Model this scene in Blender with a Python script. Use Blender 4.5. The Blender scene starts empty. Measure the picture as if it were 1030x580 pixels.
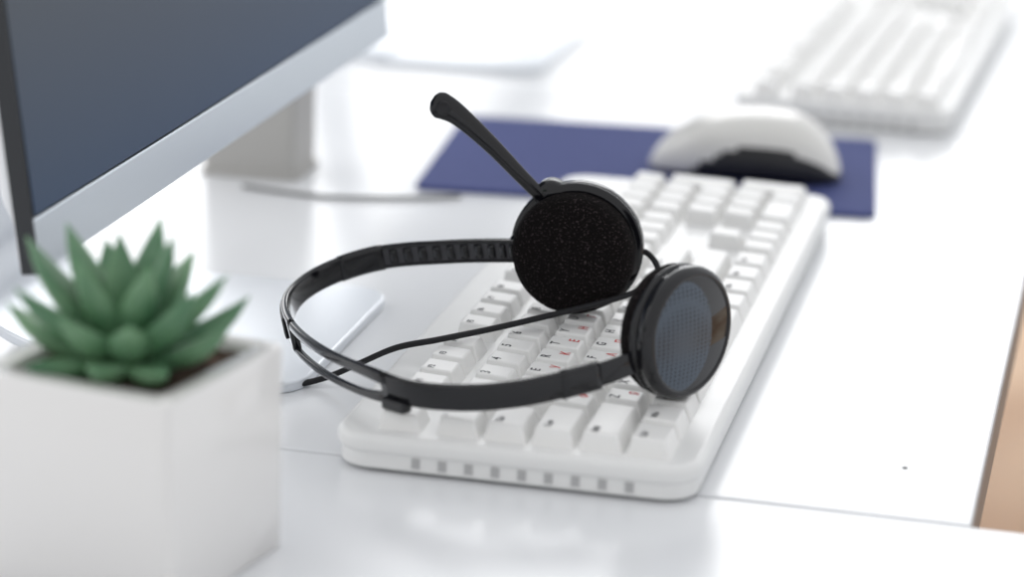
import bpy, bmesh, math, random
from mathutils import Vector, Matrix
random.seed(7)
S=0.001
scene=bpy.context.scene
col=scene.collection
scene.view_settings.view_transform='Standard'
scene.view_settings.look='None'

# ---------------------------------------------------------------- materials
def mat(name,color,rough=0.5,metal=0.0,spec=0.5,coat=0.0,sss=0.0,noise=None,bump=None,sheen=0.0):
    m=bpy.data.materials.new(name); m.use_nodes=True
    nt=m.node_tree; b=nt.nodes['Principled BSDF']
    b.inputs['Base Color'].default_value=(*color,1)
    b.inputs['Roughness'].default_value=rough
    b.inputs['Metallic'].default_value=metal
    b.inputs['Specular IOR Level'].default_value=spec
    b.inputs['Coat Weight'].default_value=coat
    b.inputs['Coat Roughness'].default_value=0.06
    tc=nt.nodes.new('ShaderNodeTexCoord')
    if noise:
        sc,c2,lo,hi=noise
        n=nt.nodes.new('ShaderNodeTexNoise'); n.inputs['Scale'].default_value=sc; n.inputs['Detail'].default_value=4
        r=nt.nodes.new('ShaderNodeValToRGB')
        r.color_ramp.elements[0].position=lo; r.color_ramp.elements[1].position=hi
        r.color_ramp.elements[0].color=(*color,1); r.color_ramp.elements[1].color=(*c2,1)
        nt.links.new(tc.outputs['Object'],n.inputs['Vector']); nt.links.new(n.outputs['Fac'],r.inputs['Fac'])
        nt.links.new(r.outputs['Color'],b.inputs['Base Color'])
    if bump:
        sc,st,dist=bump
        n=nt.nodes.new('ShaderNodeTexNoise'); n.inputs['Scale'].default_value=sc; n.inputs['Detail'].default_value=3
        bp=nt.nodes.new('ShaderNodeBump'); bp.inputs['Strength'].default_value=st; bp.inputs['Distance'].default_value=dist
        nt.links.new(tc.outputs['Object'],n.inputs['Vector']); nt.links.new(n.outputs['Fac'],bp.inputs['Height'])
        nt.links.new(bp.outputs['Normal'],b.inputs['Normal'])
    return m
M_desk=mat('desk_laminate',(0.79,0.80,0.82),0.22,spec=0.5,noise=(3,(0.81,0.82,0.835),.3,.7))
M_edge=mat('desk_edge_band',(0.20,0.16,0.14),0.5)
M_steel=mat('desk_leg_paint',(0.6,0.6,0.6),0.4,metal=.5)
M_kb=mat('keyboard_plastic',(0.83,0.83,0.82),0.33)
M_key=mat('keycap_plastic',(0.88,0.875,0.86),0.4)
M_leg=mat('legend_ink',(0.05,0.05,0.06),0.6)
M_red=mat('legend_red_ink',(0.6,0.03,0.03),0.6)
M_slot=mat('slot_shadow_plastic',(0.46,0.46,0.46),0.6)
M_dot=mat('screw_cap_grey',(0.2,0.2,0.2),0.6)
M_black=mat('gloss_black_plastic',(0.006,0.006,0.008),0.11,spec=.5)
M_lens=mat('gloss_black_lens',(0.006,0.006,0.008),0.05,spec=.6)
M_sat=mat('satin_black_plastic',(0.018,0.018,0.021),0.36,spec=.35)
M_arm=mat('grey_black_slider_plastic',(0.055,0.055,0.062),0.4,spec=.4)
M_foam=mat('ear_foam',(0.006,0.005,0.005),0.95,spec=.12,noise=(1150,(0.11,0.085,0.09),.57,.84),bump=(1100,1.0,.0006))
M_cord=mat('cord_rubber',(0.012,0.012,0.014),0.6,spec=.3,bump=(900,.6,.0004))
M_cable=mat('grey_cable_rubber',(0.16,0.16,0.16),0.5)
M_pot=mat('glazed_ceramic',(0.84,0.825,0.81),0.16,coat=.3)
M_soil=mat('potting_soil',(0.035,0.02,0.012),0.95,noise=(160,(0.14,0.085,0.06),.4,.7),bump=(220,1,.002))
M_alu=mat('brushed_aluminium',(0.62,0.67,0.72),0.34,metal=.65)
M_base=mat('pale_aluminium_foot',(0.72,0.75,0.79),0.3,metal=.45)
M_bez=mat('dark_bezel',(0.02,0.022,0.026),0.3)
M_back=mat('monitor_back_shell',(0.75,0.76,0.78),0.4)
M_pad=mat('mouse_pad_fabric',(0.044,0.060,0.195),0.85,noise=(500,(0.058,0.075,0.225),.4,.6))
M_mw=mat('mouse_white_shell',(0.74,0.73,0.70),0.25,coat=.3)
M_mb=mat('mouse_black_shell',(0.02,0.02,0.022),0.35)
M_spk=mat('speaker_grey_plastic',(0.46,0.45,0.43),0.5)
M_floor=mat('floor_wood',(0.52,0.29,0.13),0.4,noise=(2.2,(0.90,0.70,0.50),.35,.65))

def leafmat():
    m=bpy.data.materials.new('succulent_leaf'); m.use_nodes=True; nt=m.node_tree; b=nt.nodes['Principled BSDF']
    tc=nt.nodes.new('ShaderNodeTexCoord'); n=nt.nodes.new('ShaderNodeTexNoise'); n.inputs['Scale'].default_value=45
    r=nt.nodes.new('ShaderNodeValToRGB')
    r.color_ramp.elements[0].position=.3; r.color_ramp.elements[1].position=.72
    r.color_ramp.elements[0].color=(0.058,0.165,0.082,1); r.color_ramp.elements[1].color=(0.19,0.34,0.19,1)
    nt.links.new(tc.outputs['Object'],n.inputs['Vector']); nt.links.new(n.outputs['Fac'],r.inputs['Fac'])
    nt.links.new(r.outputs['Color'],b.inputs['Base Color'])
    b.inputs['Roughness'].default_value=.38
    b.inputs['Subsurface Weight'].default_value=.15
    b.inputs['Subsurface Radius'].default_value=(0.002,0.004,0.002); b.inputs['Subsurface Scale'].default_value=1
    return m
M_leaf=leafmat()

def screenmat():
    m=bpy.data.materials.new('display_glass'); m.use_nodes=True; nt=m.node_tree; b=nt.nodes['Principled BSDF']
    tc=nt.nodes.new('ShaderNodeTexCoord'); sp=nt.nodes.new('ShaderNodeSeparateXYZ'); r=nt.nodes.new('ShaderNodeValToRGB')
    nt.links.new(tc.outputs['Generated'],sp.inputs['Vector']); nt.links.new(sp.outputs['Z'],r.inputs['Fac'])
    r.color_ramp.elements[0].color=(0.045,0.075,0.135,1); r.color_ramp.elements[1].color=(0.085,0.095,0.105,1)
    r.color_ramp.elements[1].position=.4
    nt.links.new(r.outputs['Color'],b.inputs['Base Color'])
    b.inputs['Roughness'].default_value=.5; b.inputs['Specular IOR Level'].default_value=.25
    return m
M_screen=screenmat()

def perfmat():
    m=bpy.data.materials.new('perforated_grille'); m.use_nodes=True; nt=m.node_tree; b=nt.nodes['Principled BSDF']
    tc=nt.nodes.new('ShaderNodeTexCoord'); v=nt.nodes.new('ShaderNodeTexVoronoi'); v.inputs['Scale'].default_value=560; v.inputs['Randomness'].default_value=0.0
    r=nt.nodes.new('ShaderNodeValToRGB'); r.color_ramp.elements[0].position=.24; r.color_ramp.elements[1].position=.40
    r.color_ramp.elements[0].color=(0.015,0.018,0.024,1); r.color_ramp.elements[1].color=(0.072,0.092,0.12,1)
    nt.links.new(tc.outputs['Object'],v.inputs['Vector']); nt.links.new(v.outputs['Distance'],r.inputs['Fac']); nt.links.new(r.outputs['Color'],b.inputs['Base Color'])
    b.inputs['Roughness'].default_value=.25; b.inputs['Metallic'].default_value=.3
    return m
M_perf=perfmat()

# ---------------------------------------------------------------- helpers
def empty(name,loc=(0,0,0),rotz=0):
    o=bpy.data.objects.new(name,None); o.empty_display_size=.02
    o.location=Vector(loc)*S; o.rotation_euler=(0,0,rotz); col.objects.link(o); return o
def obj(name,verts,faces,mats,parent=None,smooth=False,mi=None,scale=S):
    me=bpy.data.meshes.new(name); me.from_pydata([Vector(v)*scale for v in verts],[],faces); me.update()
    bm=bmesh.new(); bm.from_mesh(me); bmesh.ops.recalc_face_normals(bm,faces=bm.faces); bm.to_mesh(me); bm.free()
    if not isinstance(mats,(list,tuple)): mats=[mats]
    for m in mats: me.materials.append(m)
    if mi:
        for p,i in zip(me.polygons,mi): p.material_index=i
    if smooth:
        for p in me.polygons: p.use_smooth=True
    o=bpy.data.objects.new(name,me); col.objects.link(o)
    if parent: o.parent=parent
    return o
def bevel(o,w,seg=3,ang=35):
    b=o.modifiers.new('bevel','BEVEL'); b.width=w*S; b.segments=seg; b.limit_method='ANGLE'; b.angle_limit=math.radians(ang)
    for p in o.data.polygons: p.use_smooth=True
    w=o.modifiers.new('wn','WEIGHTED_NORMAL'); w.keep_sharp=False
    return o
def rrect(x0,y0,x1,y1,r,n=8):
    pts=[]
    for cx,cy,a0 in ((x1-r,y1-r,0),(x0+r,y1-r,90),(x0+r,y0+r,180),(x1-r,y0+r,270)):
        for i in range(n+1):
            a=math.radians(a0+90*i/n); pts.append((cx+r*math.cos(a),cy+r*math.sin(a)))
    return pts
def loft(name,rings,mats,parent=None,smooth=True,cap=True,closed=False,mi=None):
    verts=[];faces=[];n=len(rings[0])
    for r in rings: verts+=r
    K=len(rings)
    for k in range(K if closed else K-1):
        k2=(k+1)%K
        for i in range(n):
            j=(i+1)%n; faces.append((k*n+i,k*n+j,k2*n+j,k2*n+i))
    if cap and not closed:
        faces.append(tuple(range(n))); faces.append(tuple((K-1)*n+i for i in range(n)))
    return obj(name,verts,faces,mats,parent,smooth,mi)
def prism(name,poly,z0,z1,m,parent=None,bev=0,seg=3):
    o=loft(name,[[(x,y,z0) for x,y in poly],[(x,y,z1) for x,y in poly]],m,parent,smooth=False)
    if bev: bevel(o,bev,seg)
    return o
def box(name,x0,y0,z0,x1,y1,z1,m,parent=None,bev=0):
    return prism(name,[(x0,y0),(x1,y0),(x1,y1),(x0,y1)],z0,z1,m,parent,bev)
def lathe(name,center,axis,prof,m,parent=None,n=72,mi=None,smooth=True):
    ax=Vector(axis).normalized(); q=ax.to_track_quat('Z','Y'); c=Vector(center)
    rings=[]
    for t,r in prof:
        rings.append([tuple(c+q@Vector((r*math.cos(2*math.pi*i/n),r*math.sin(2*math.pi*i/n),t))) for i in range(n)])
    return loft(name,rings,m,parent,smooth,mi=mi)
def catmull(P,sub=8):
    P=[Vector(p) for p in P]; Q=[2*P[0]-P[1]]+P+[2*P[-1]-P[-2]]; out=[]
    for i in range(1,len(Q)-2):
        for s in range(sub):
            t=s/sub; a,b,c,d=Q[i-1],Q[i],Q[i+1],Q[i+2]
            out.append(0.5*((2*b)+(-a+c)*t+(2*a-5*b+4*c-d)*t*t+(-a+3*b-3*c+d)*t**3))
    out.append(P[-1]); return out
def tube(name,P,r,m,parent=None,sub=8,n=10):
    C=catmull(P,sub); rings=[]
    up=Vector((0,0,1))
    for i,c in enumerate(C):
        t=(C[min(i+1,len(C)-1)]-C[max(i-1,0)]).normalized()
        s=t.cross(up)
        if s.length<1e-3: s=Vector((1,0,0))
        s.normalize(); w=s.cross(t)
        rr=r(i/(len(C)-1)) if callable(r) else r
        rings.append([tuple(c+s*rr*math.cos(2*math.pi*k/n)+w*rr*math.sin(2*math.pi*k/n)) for k in range(n)])
    return loft(name,rings,m,parent)

# ---------------------------------------------------------------- room + desks
prism('floor',[(-3500,-1500),(3500,-1500),(3500,7000),(-3500,7000)],-760,-740,M_floor)
DA=0.23
def desk(name,u0,u1,v0,v1):
    e=empty(name,(177.3,955.7,0),-DA)
    o=box('desk_top',v0,u0,-25,v1,u1,0,M_desk,e,bev=1.0)
    box('edge_band',v1-0.2,u0+1,-23.5,v1+0.6,u1-1,-1.2,M_edge,e)
    for k,(x,y) in enumerate(((v0+40,u0+60),(v1-60,u0+60),(v0+40,u1-60),(v1-60,u1-60))):
        box('leg_%d'%(k+1),x-20,y-20,-740,x+20,y+20,-25,M_steel,e,bev=2)
    return e
desk('office_desk',1.0,676,-1400,0)
desk('office_desk',678,2900,-1400,700)
desk('office_desk',-760,-1.0,-1400,560)
lathe('desk_screw_cap',(160.4,1018,0),(0,0,1),[(-2,1.1),(0.3,1.1),(0.5,.7)],M_dot,n=20)

# ---------------------------------------------------------------- keyboards
U=19.05
KT=23.6
def layout():
    K=[]
    def row(v,items,u=0.0):
        for it in items:
            if isinstance(it,(int,float)): u+=it; continue
            w,l=it; K.append((u,v,w,1,l)); u+=w
    row(0,[(1,'Esc'),1]+[(1,'F%d'%i) for i in range(1,5)]+[.5]+[(1,'F%d'%i) for i in range(5,9)]+[.5]+[(1,'F%d'%i) for i in range(9,13)]+[.25,(1,'Prt'),(1,'Scr'),(1,'Brk')])
    row(1.25,[(1,c) for c in "`1234567890-="]+[(2,'<-')]+[.25,(1,'Ins'),(1,'Hm'),(1,'PU'),.25,(1,'Num'),(1,'/'),(1,'*'),(1,'-')])
    row(2.25,[(1.5,'Tab')]+[(1,c) for c in "QWERTYUIOP[]"]+[(1.5,'\\')]+[.25,(1,'Del'),(1,'End'),(1,'PD'),.25,(1,'7'),(1,'8'),(1,'9')])
    K.append((21.5,2.25,1,2,'+'))
    row(3.25,[(1.75,'Caps')]+[(1,c) for c in "ASDFGHJKL;'"]+[(2.25,'Enter')]+[3.5,(1,'4'),(1,'5'),(1,'6')])
    row(4.25,[(2.25,'Shift')]+[(1,c) for c in "ZXCVBNM,./"]+[(2.75,'Shift'),1.25,(1,'^'),1.25,(1,'1'),(1,'2'),(1,'3')])
    K.append((21.5,4.25,1,2,'Ent'))
    row(5.25,[(1.25,'Ctrl'),(1.25,'Win'),(1.25,'Alt'),(6.25,''),(1.25,'Alt'),(1.25,'Win'),(1.25,'Mn'),(1.25,'Ctrl'),.25,(1,'<'),(1,'v'),(1,'>'),.25,(2,'0'),(1,'.')])
    return K
CYR={'Q':'Й','W':'Ц','E':'У','R':'К','T':'Е','Y':'Н','U':'Г','I':'Ш','O':'Щ','P':'З','[':'Х',']':'Ъ','A':'Ф','S':'Ы','D':'В','F':'А','G':'П','H':'Р','J':'О','K':'Л','L':'Д',';':'Ж',"'":'Э','Z':'Я','X':'Ч','C':'С','V':'М','B':'И','N':'Т','M':'Ь',',':'Б','.':'Ю'}
def keyboard(name,loc,a,L,W,ku,kv,legends):
    e=empty(name,loc,-a)
    prism('lower_shell',rrect(1.5,1.5,W-1.5,L-1.5,14),1.5,9,M_kb,e,bev=1.2)
    prism('upper_shell',rrect(0,0,W,L,15),7.5,16.0,M_kb,e,bev=3.2,seg=4)
    for i in range(9):
        x=W*0.24+i*(W*0.58/8)
        prism('vent_slot_%d'%(i+1),[(x-1.7,1.15),(x+1.7,1.15),(x+1.7,4),(x-1.7,4)],3.4,7.6,M_slot,e)
    for k,(x,y) in enumerate(((20,20),(W-20,20),(20,L-20),(W-20,L-20))):
        lathe('rubber_foot_%d'%(k+1),(x,y,0),(0,0,1),[(0,6),(2,6)],M_slot,e,n=20)
    vs=[];fs=[]
    for (u,v,wu,wv,l) in layout():
        x0=kv+v*U;x1=x0+wv*U;y0=ku+u*U;y1=y0+wu*U;g=.7
        b=len(vs)
        vs+=[(x0+g,y0+g,15),(x1-g,y0+g,15),(x1-g,y1-g,15),(x0+g,y1-g,15)]
        vs+=[(x0+2.0,y0+2.9,KT),(x1-3.4,y0+2.9,KT-.8),(x1-3.4,y1-2.9,KT-.8),(x0+2.0,y1-2.9,KT)]
        for f in ((0,3,2,1),(4,5,6,7),(0,1,5,4),(1,2,6,5),(2,3,7,6),(3,0,4,7)): fs.append(tuple(b+q for q in f))
    k=obj('keycaps',vs,fs,M_key,e); bevel(k,1.0,3,20)
    prism('led_panel',rrect(kv+2,ku+18.6*U,kv+16,ku+22.3*U,4),15.8,16.4,M_key,e,bev=.3)
    if legends:
        for rr,mm,nm in ((0,M_leg,'legends_dark'),(1,M_red,'legends_red')):
            bm=bmesh.new()
            for (u,v,wu,wv,l) in layout():
                s=l if rr==0 else CYR.get(l,'')
                if not s or u>15: continue
                cu=bpy.data.curves.new('t','FONT'); cu.body=s; cu.size=(5.8 if len(s)==1 else 3.8)*S; cu.fill_mode='BOTH'; cu.offset=0.0001
                to=bpy.data.objects.new('t',cu); col.objects.link(to)
                bpy.context.view_layer.update()
                me=bpy.data.meshes.new_from_object(to.evaluated_get(bpy.context.evaluated_depsgraph_get()))
                X0=kv+v*U
                px,py=(X0+7.4,ku+u*U+3.8) if rr==0 else (X0+14.4,ku+(u+wu)*U-8.3)
                zz=KT+.04-(px-X0-2.0)*0.8/13.65
                me.transform(Matrix(((0,-1,0,px*S),(1,0,0,py*S),(0,.0586,1,(zz+.06)*S),(0,0,0,1))))
                bm.from_mesh(me); bpy.data.meshes.remove(me)
                bpy.data.objects.remove(to); bpy.data.curves.remove(cu)
            me=bpy.data.meshes.new(nm); bm.to_mesh(me); bm.free(); me.materials.append(mm)
            o=bpy.data.objects.new(nm,me); col.objects.link(o); o.parent=e
    return e
keyboard('computer_keyboard',(-70.3,996.2,0),0.222,446,147,7,17,True)
keyboard('computer_keyboard',(133.6,1650,0),0.26,446,138,8,11,False)

# ---------------------------------------------------------------- headset
H=empty('headset',(0,0,0),0)
FC=Vector((27,1140,52)); fa=Vector((-.16,-1,-.02)).normalized()
lathe('ear_cushion_far',FC,fa,[(-2,25),(-1,27),(3,27.3),(7,26.4),(9.5,24.2),(11,20),(11.6,12),(11.7,4)],M_foam,H)
SC=FC+Vector((.8,0,1.4))
lathe('ear_shell_far',SC,fa,[(-2,28),(-3,29.2),(-8,29.2),(-11,27.5),(-15,24),(-17,20),(-18,12),(-18,3)],M_black,H)
lathe('shell_ring_far',SC,fa,[(-2.4,29.4),(-1.5,29.4),(-1.0,28.6),(-1.0,25)],M_black,H)
NF=Vector((73,1026,51)); na=Vector((.74,-.67,.03)).normalized()
lathe('ear_cushion_near',NF,na,[(-20.5,6),(-20.2,14),(-19,21),(-17,25),(-14,26.5),(-11.5,26.4),(-10.5,25)],M_foam,H)
lathe('ear_shell_near',NF,na,[(-11,24),(-11,26.8),(-10,27.3),(-8.6,27.3),(-8.3,26.0),(-7.4,26.0),(-7.1,27.2),(-4,27.3),(-2,26.8),(-.8,25.6),(-.2,24.4),(-.4,23.6),(-1.5,23)],M_black,H)
q=na.to_track_quat('Z','Y'); n=240; verts=[];faces=[];mi=[]
rr=[0.0]+[23.7*(k/40)**.9 for k in range(1,41)]
for k,r in enumerate(rr):
    for i in range(n):
        a=2*math.pi*i/n; verts.append(tuple(NF+q@Vector((r*math.cos(a),r*math.sin(a),2.0*(1-(r/23.7)**2)-.8))))
sx=Vector((.67,.74,0)).normalized()
for k in range(len(rr)-1):
    for i in range(n):
        j=(i+1)%n; faces.append((k*n+i,k*n+j,(k+1)*n+j,(k+1)*n+i))
        c=sum((Vector(verts[v]) for v in faces[-1]),Vector())/4-NF
        side=c.dot(sx)
        e=((side+6)/17.0)**2+(c.z/22.5)**2
        mi.append(0 if e<1 else 1)
obj('outer_face_near',verts,faces,[M_perf,M_lens],H,True,mi)

BP=[(6,1143,50.5),(-1,1146,50),(-29,1155,46),(-61,1160,40.5),(-86,1149,33.5),(-97,1124,28.5),(-92,1086,26.5),(-73,1041,28.3),(-46.5,1003,31.8),(-22.5,991,33),(3,992,35),(31,1003,38.8),(48,1013,42.3),(56,1022,44)]
C=catmull(BP,10); N=len(C)
wn=Vector((-.195,-.135,1)).normalized()
def ev(w,i):
    return w(i) if callable(w) else w
def strip(name,i0,i1,w0,w1,th,m,off=0.0,n_round=3):
    rings=[]
    for i in range(i0,i1+1):
        c=C[i]; t=(C[min(i+1,N-1)]-C[max(i-1,0)]).normalized(); s=t.cross(wn).normalized(); w=s.cross(t).normalized()
        c=c+s*off
        a0_,a1_=ev(w0,i),ev(w1,i)
        hw=(a1_-a0_)/2; mid=(a0_+a1_)/2; ht=th/2; r=min(ht,hw)*.85; ring=[]
        for cx,cy,a0 in ((hw-r,ht-r,0),(-(hw-r),ht-r,90),(-(hw-r),-(ht-r),180),(hw-r,-(ht-r),270)):
            for k in range(n_round+1):
                a=math.radians(a0+90*k/n_round)
                ring.append(tuple(c+w*(mid+cx+r*math.cos(a))+s*(cy+r*math.sin(a))))
        rings.append(ring)
    return loft(name,rings,m,H)
def sm(x): x=max(0,min(1,x)); return x*x*(3-2*x)
def hwid(i): return 5.7+1.8*sm((i-44)/14)*(1-sm((i-76)/8))
strip('slider_arm_far',0,32,-4.6,4.6,1.6,M_arm)
strip('slider_rail_far_top',6,30,4.0,5.4,3.2,M_black)
strip('slider_rail_far_low',6,30,-5.4,-4.0,3.2,M_black)
for i in range(9,28,2):
    strip('ratchet_tooth_%d'%i,i,i+1,-3.4,3.6,4.0,M_black)
strip('sleeve_far',29,36,-6.0,6.0,4.4,M_black)
strip('band_crown',35,61,lambda i:-hwid(i),hwid,3.2,M_black)
strip('band_rail_top',60,80,lambda i:hwid(i)-4.6-1.2*sm((i-74)/6),hwid,3.2,M_black)
strip('band_rail_low',60,80,lambda i:-hwid(i),lambda i:-hwid(i)+3.2+2*sm((i-74)/6),3.2,M_black)
strip('band_side',79,110,lambda i:-hwid(i),hwid,3.2,M_black)
strip('sleeve_near',106,112,-6.0,6.0,4.2,M_black)
strip('slider_arm_near',110,128,-5.0,5.0,2.2,M_black)
strip('band_inner_pad',36,58,-4.2,4.2,1.2,M_sat,off=2.0)
t0=C[81]
tb=box('band_tab',-6.0,-2.8,0,6.0,2.8,t0.z-3.5-23.7,M_black,H,bev=1.0)
tb.location=Vector((t0.x,t0.y,23.7))*S; tb.rotation_euler=(0,0,-.7)
lathe('yoke_near',Vector((58,1024,45)),na,[(-6,5),(-5,7.5),(1,7.5),(2.2,6),(2.4,2)],M_black,H,n=32)
strip('yoke_arm_near',124,130,-7.5,7.5,4.5,M_black)
lathe('yoke_far',FC+Vector((-24,4,0)),fa,[(-8,4),(-7,6),(-1,6),(0,4.5),(0,2)],M_black,H,n=32)
piv=Vector((16,1147,75))
lathe('boom_pivot',piv,fa,[(-6,4),(-5,7.5),(3,8),(4.5,6.5),(4.5,2)],M_black,H,n=40)
bp=catmull([(24,1145,62),(15,1145,72),(3,1144,84),(-11,1144,98),(-24,1144,109.5),(-31,1144,114),(-38,1144,116.5)],12)
rings=[]; Nb=len(bp)
def bw(t):
    if t<.14: return 5.0-14*t
    if t<.88: return 3.04+3.0*((t-.14)/.74)**1.9
    s=(t-.88)/.12; return 6.04*math.sqrt(max(0.001,1-s**2.2))+.1
for i,c in enumerate(bp):
    t=i/(Nb-1); d=(bp[min(i+1,Nb-1)]-bp[max(i-1,0)]).normalized(); s=Vector((0,1,0)); w=s.cross(d).normalized()
    a=bw(t); b=min(a*.62,2.4)
    rings.append([tuple(c+w*a*math.cos(2*math.pi*k/20)+s*b*math.sin(2*math.pi*k/20)) for k in range(20)])
loft('microphone_boom',rings,M_black,H)
mt=bp[int(Nb*.86)]
lathe('microphone_grille',mt+Vector((0,-2.2,0)),(0,-1,0),[(-.5,3.0),(.5,3.2),(.9,2.6),(.5,1.8),(.3,1.0)],M_sat,H,n=24)
tube('headset_cord',[(52,1146,53),(60,1143,51),(64,1137,45),(58,1131,39),(42,1126,34),(18,1116,30),(-6,1104,27),(-30,1088,26),(-48,1084,23),(-64,1092,13),(-79,1098,4),(-95,1090,2),(-125,1070,1.8),(-150,1080,1.8)],1.35,M_cord,H,sub=12)

# ---------------------------------------------------------------- potted succulent
P=empty('potted_succulent',(-132.5,894.5,0),math.radians(-24))
side=39.5
def sq(h,z,r): return [(x,y,z) for x,y in rrect(-h,-h,h,h,r,5)]
rings=[sq(34,0,4),sq(side-1.2,0,4),sq(side,1.2,4),sq(side,76.3,3),sq(side-.6,77.3,3),sq(side-7.4,77.5,3),sq(side-8,76.8,3),sq(side-8,60,3),sq(20,60,3)]
po=loft('ceramic_pot',rings,M_pot,P,smooth=True)
po.modifiers.new('es','EDGE_SPLIT').split_angle=math.radians(50)
vs=[];fs=[];n=30;h=side-7.6
for i in range(n):
    for j in range(n):
        vs.append((-h+2*h*i/(n-1),-h+2*h*j/(n-1),73.5+random.uniform(-.9,.9)))
for i in range(n-1):
    for j in range(n-1): a=i*n+j; fs.append((a,a+1,a+n+1,a+n))
obj('potting_soil',vs,fs,M_soil,P,True)
def leaf(name,az,elev,L,W,T,curl,base=Vector((0,0,74)),r0=3):
    K=18;n=14;rings=[]
    p=Vector((r0,0,0)); ang=elev
    for k in range(K+1):
        t=k/K
        wv=W*(0.5+0.5*math.sin(min(t/.5,1)*math.pi/2)) if t<.5 else W*(1-((t-.5)/.5)**1.45)**.95
        tv=T*(0.8+0.2*math.sin(t*math.pi)) if t<.5 else T*(1-((t-.5)/.5)**2.0)
        wv=max(wv,.25); tv=max(tv,.2)
        d=Vector((math.cos(ang),0,math.sin(ang))); nn=Vector((-math.sin(ang),0,math.cos(ang)))
        ring=[]
        for i in range(n):
            a=2*math.pi*i/n; cy=math.cos(a); sz=math.sin(a)
            zz=sz*tv*(0.5 if sz>0 else 1.1)+ (0.22*wv*cy*cy)
            ring.append(p+Vector((0,cy*wv,0))+nn*zz)
        rings.append(ring); p=p+d*(L/K); ang+=curl/K
    R=Matrix.Rotation(az,3,'Z')
    return loft(name,[[tuple(base+R@v) for v in r] for r in rings],M_leaf,P)
k=0
LV=[(20,12,48,6.6,34,76,4),(75,14,44,6.8,30,76,4),(130,10,44,6.6,24,76,4),(178,8,45,6.8,26,76,4),(215,2,39,7.2,16,76,4),(258,2,36,7.6,14,76,4),(300,4,39,7.4,18,76,4),(338,8,46,7.0,30,76,4),
(45,36,46,7.4,20,79,3),(105,42,44,7.4,18,79,3),(155,38,49,7.4,18,79,3),(200,34,44,7.6,20,79,3),(240,26,37,7.8,18,78,3),(285,28,36,7.8,20,78,3),(325,32,43,7.6,22,79,3),(0,38,44,7.2,18,79,3),
(60,62,47,7.0,10,81,2),(150,58,49,7.2,8,81,2),(225,56,40,7.4,14,81,2),(310,58,39,7.2,14,81,2),(10,66,44,6.8,8,81,2),(110,80,43,6.4,4,82,1)]
for (az,el,L,W,cu,zb,r0) in LV:
    k+=1
    leaf('leaf_%d'%k,math.radians(az+24+random.uniform(-7,7)),math.radians(el+random.uniform(-5,5)),L*random.uniform(.90,1.10)*.98,W*.98,4.8,math.radians(cu+random.uniform(-10,10)),Vector((-1,-2,zb)),r0)

# ---------------------------------------------------------------- monitors
def monitor(name,loc):
    a=math.radians(12.4)
    e=empty(name,loc,-a)
    L=502;Hh=318;tilt=math.radians(7)
    t=empty('display_head',(0,0,80)); t.parent=e; t.rotation_euler=(0,-tilt,0)
    def fr(nm,x0,y0,z0,x1,y1,z1,m,bev=0): return box(nm,x0,y0,z0,x1,y1,z1,m,t,bev)
    fr('aluminium_chin',-6,0,0,0.3,L,21,M_alu,1.0)
    fr('black_frame',-6,0,21.2,-.6,L,Hh,M_bez,1.0)
    fr('display_screen',-2,2.5,22,0.0,L-8,Hh-8,M_screen)
    fr('frame_trim',-6,L-7.8,21.2,0.2,L,Hh,M_alu,.8)
    fr('side_band',-7.5,-1.2,-.5,0.2,0.2,Hh,M_bez,.5)
    fr('rear_band',-9,0.6,1,-6,L-1,Hh-1,M_back,1.2)
    rings=[]
    for x,ins in ((-9,6),(-22,22),(-34,60),(-40,110)):
        rings.append([(x,y,z) for y,z in rrect(ins,ins*.7+2,L-ins,Hh-ins*.7,8+ins*.1,5)])
    loft('back_shell',rings,M_back,t,smooth=True)
    prism('stand_foot',rrect(-64,112,68,269,20),0,5,M_base,e,bev=1.5)
    prof=[(-40,5.5),(-62,6),(-84,13),(-97,32),(-98,60),(-88,110),(-78,170),(-72,220)]
    cv=catmull([(x,0,z) for x,z in prof],6); rings=[]
    for i,c in enumerate(cv):
        tt=(cv[min(i+1,len(cv)-1)]-cv[max(i-1,0)]).normalized(); nn=Vector((tt.z,0,-tt.x)); h=2.4
        f=i/(len(cv)-1); dd=8+30*min(1,f/.5)
        y0=112+dd; y1=269-dd
        rings.append([tuple(Vector((c.x,y0,c.z))+nn*h),tuple(Vector((c.x,y1,c.z))+nn*h),tuple(Vector((c.x,y1,c.z))-nn*h),tuple(Vector((c.x,y0,c.z))-nn*h)])
    o=loft('stand_neck',rings,M_base,e,smooth=False); bevel(o,1.2,2,40)
    return e
monitor('computer_monitor',(-180.5,985,0))
monitor('computer_monitor',(-77,1667,0))

sp=empty('desktop_speaker',(-122,1452,0),-0.22)
prism('speaker_cabinet',rrect(-56,2,-2,44,5),1,112,M_spk,sp,bev=3)
prism('speaker_base',rrect(-58,0,0,46,6),0,4,M_spk,sp,bev=1)
lathe('speaker_cone',(-29,2,66),(0,-1,0),[(0,22),(1.2,22),(1.2,19),(-1,15),(-1,4)],M_bez,sp,n=40)
tube('power_cable',[(-150,1436,1.3),(-125,1425,1.3),(-100,1418,1.3),(-70,1420,1.3),(-45,1424,1.3),(-30,1428,1.3)],1.1,M_cable,None,sub=8)

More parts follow.
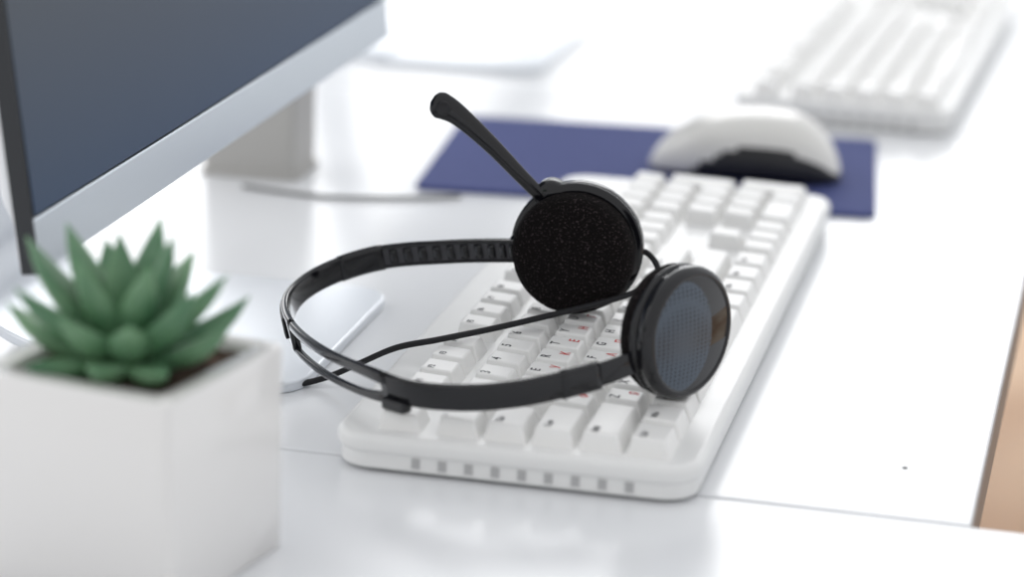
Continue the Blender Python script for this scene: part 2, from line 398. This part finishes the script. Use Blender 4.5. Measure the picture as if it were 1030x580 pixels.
# ---------------------------------------------------------------- mouse pad + mouse
mp=empty('mouse_pad',(-56,1443,0),-0.125)
prism('pad_sheet',rrect(0,0,254,183,7),0,3,M_pad,mp,bev=.8)
ms=empty('computer_mouse',(131,1497,2.6),-0.25)
n=64;K=40
LL=55.5
def hgt(s):
    return 38*((1-abs((s-.22)/1.22)**2.3) if s<.22 else (1-abs((s-.22)/.78)**2.6))**.62 if abs(s)<.999 else 1
rings=[]
for k in range(K+1):
    ph=-math.pi/2+math.pi*k/K; s=math.sin(ph)*.998
    wd=30*(max(0,1-abs(s)**2.6))**.5+.4; ht=max(hgt(s),1.5)
    ring=[]
    for i in range(n):
        a=2*math.pi*i/n; cx=math.cos(a); sz=math.sin(a)
        y=wd*math.copysign(abs(cx)**.8,cx)
        z=ht*.35+ (ht*.65*math.copysign(abs(sz)**.85,sz) if sz>0 else ht*.35*math.copysign(abs(sz)**.5,sz))
        ring.append((s*LL,y,z+.6))
    rings.append(ring)
o=loft('mouse_shell',rings,[M_mw,M_mb],ms)
for p_ in o.data.polygons:
    c=p_.center/S; s=c.x/LL
    lim=23*(1-((s-.25)/.85)**2) if abs(s-.25)<.85 else -5
    if c.z<max(lim,1.8): p_.material_index=1
box('scroll_wheel',-34,-3,18,-22,3,28,M_mb,ms,bev=2)

# ---------------------------------------------------------------- camera
p=math.radians(16.37); r=0.0315
f=Vector((0,math.cos(p),-math.sin(p))); R=Vector((1,0,0)); Up=R.cross(f)
R2=R*math.cos(r)+Up*math.sin(r); U2=Up*math.cos(r)-R*math.sin(r)
cd=bpy.data.cameras.new('camera'); cam=bpy.data.objects.new('camera',cd); col.objects.link(cam)
m=Matrix((R2,U2,-f)).transposed().to_4x4(); m.translation=Vector((0,0,369.1))*S; cam.matrix_world=m
cd.sensor_width=36; cd.lens=2700/1030*36; cd.clip_start=.01; cd.clip_end=50
cd.dof.use_dof=True; cd.dof.focus_distance=1.14; cd.dof.aperture_fstop=4.3
scene.camera=cam

# ---------------------------------------------------------------- light
w=bpy.data.worlds.new('world'); scene.world=w; w.use_nodes=True
nt=w.node_tree; bg=nt.nodes['Background']; bg.inputs['Strength'].default_value=1.0
tc=nt.nodes.new('ShaderNodeTexCoord'); sp_=nt.nodes.new('ShaderNodeSeparateXYZ'); mr=nt.nodes.new('ShaderNodeMapRange'); cr=nt.nodes.new('ShaderNodeValToRGB')
nt.links.new(tc.outputs['Generated'],sp_.inputs['Vector']); nt.links.new(sp_.outputs['Y'],mr.inputs['Value'])
mr.inputs['From Min'].default_value=-1; mr.inputs['From Max'].default_value=1
nt.links.new(mr.outputs['Result'],cr.inputs['Fac']); nt.links.new(cr.outputs['Color'],bg.inputs['Color'])
cr.color_ramp.elements[0].color=(.74,.745,.755,1); cr.color_ramp.elements[1].color=(1.02,1.04,1.07,1)
def area(name,loc,target,sx,sy,power,color):
    l=bpy.data.lights.new(name,'AREA'); l.shape='RECTANGLE'; l.size=sx; l.size_y=sy; l.energy=power; l.color=color
    o=bpy.data.objects.new(name,l); col.objects.link(o); o.location=loc
    d=Vector(target)-Vector(loc); o.rotation_euler=d.to_track_quat('-Z','Y').to_euler(); return o
area('window_light_back',(-.6,5.2,1.9),(0,1.3,0),4.0,2.2,76,(1,1,1))
area('window_light_side',(-2.6,1.6,1.5),(0,1.2,0),2.5,1.6,22,(1,.99,.97))
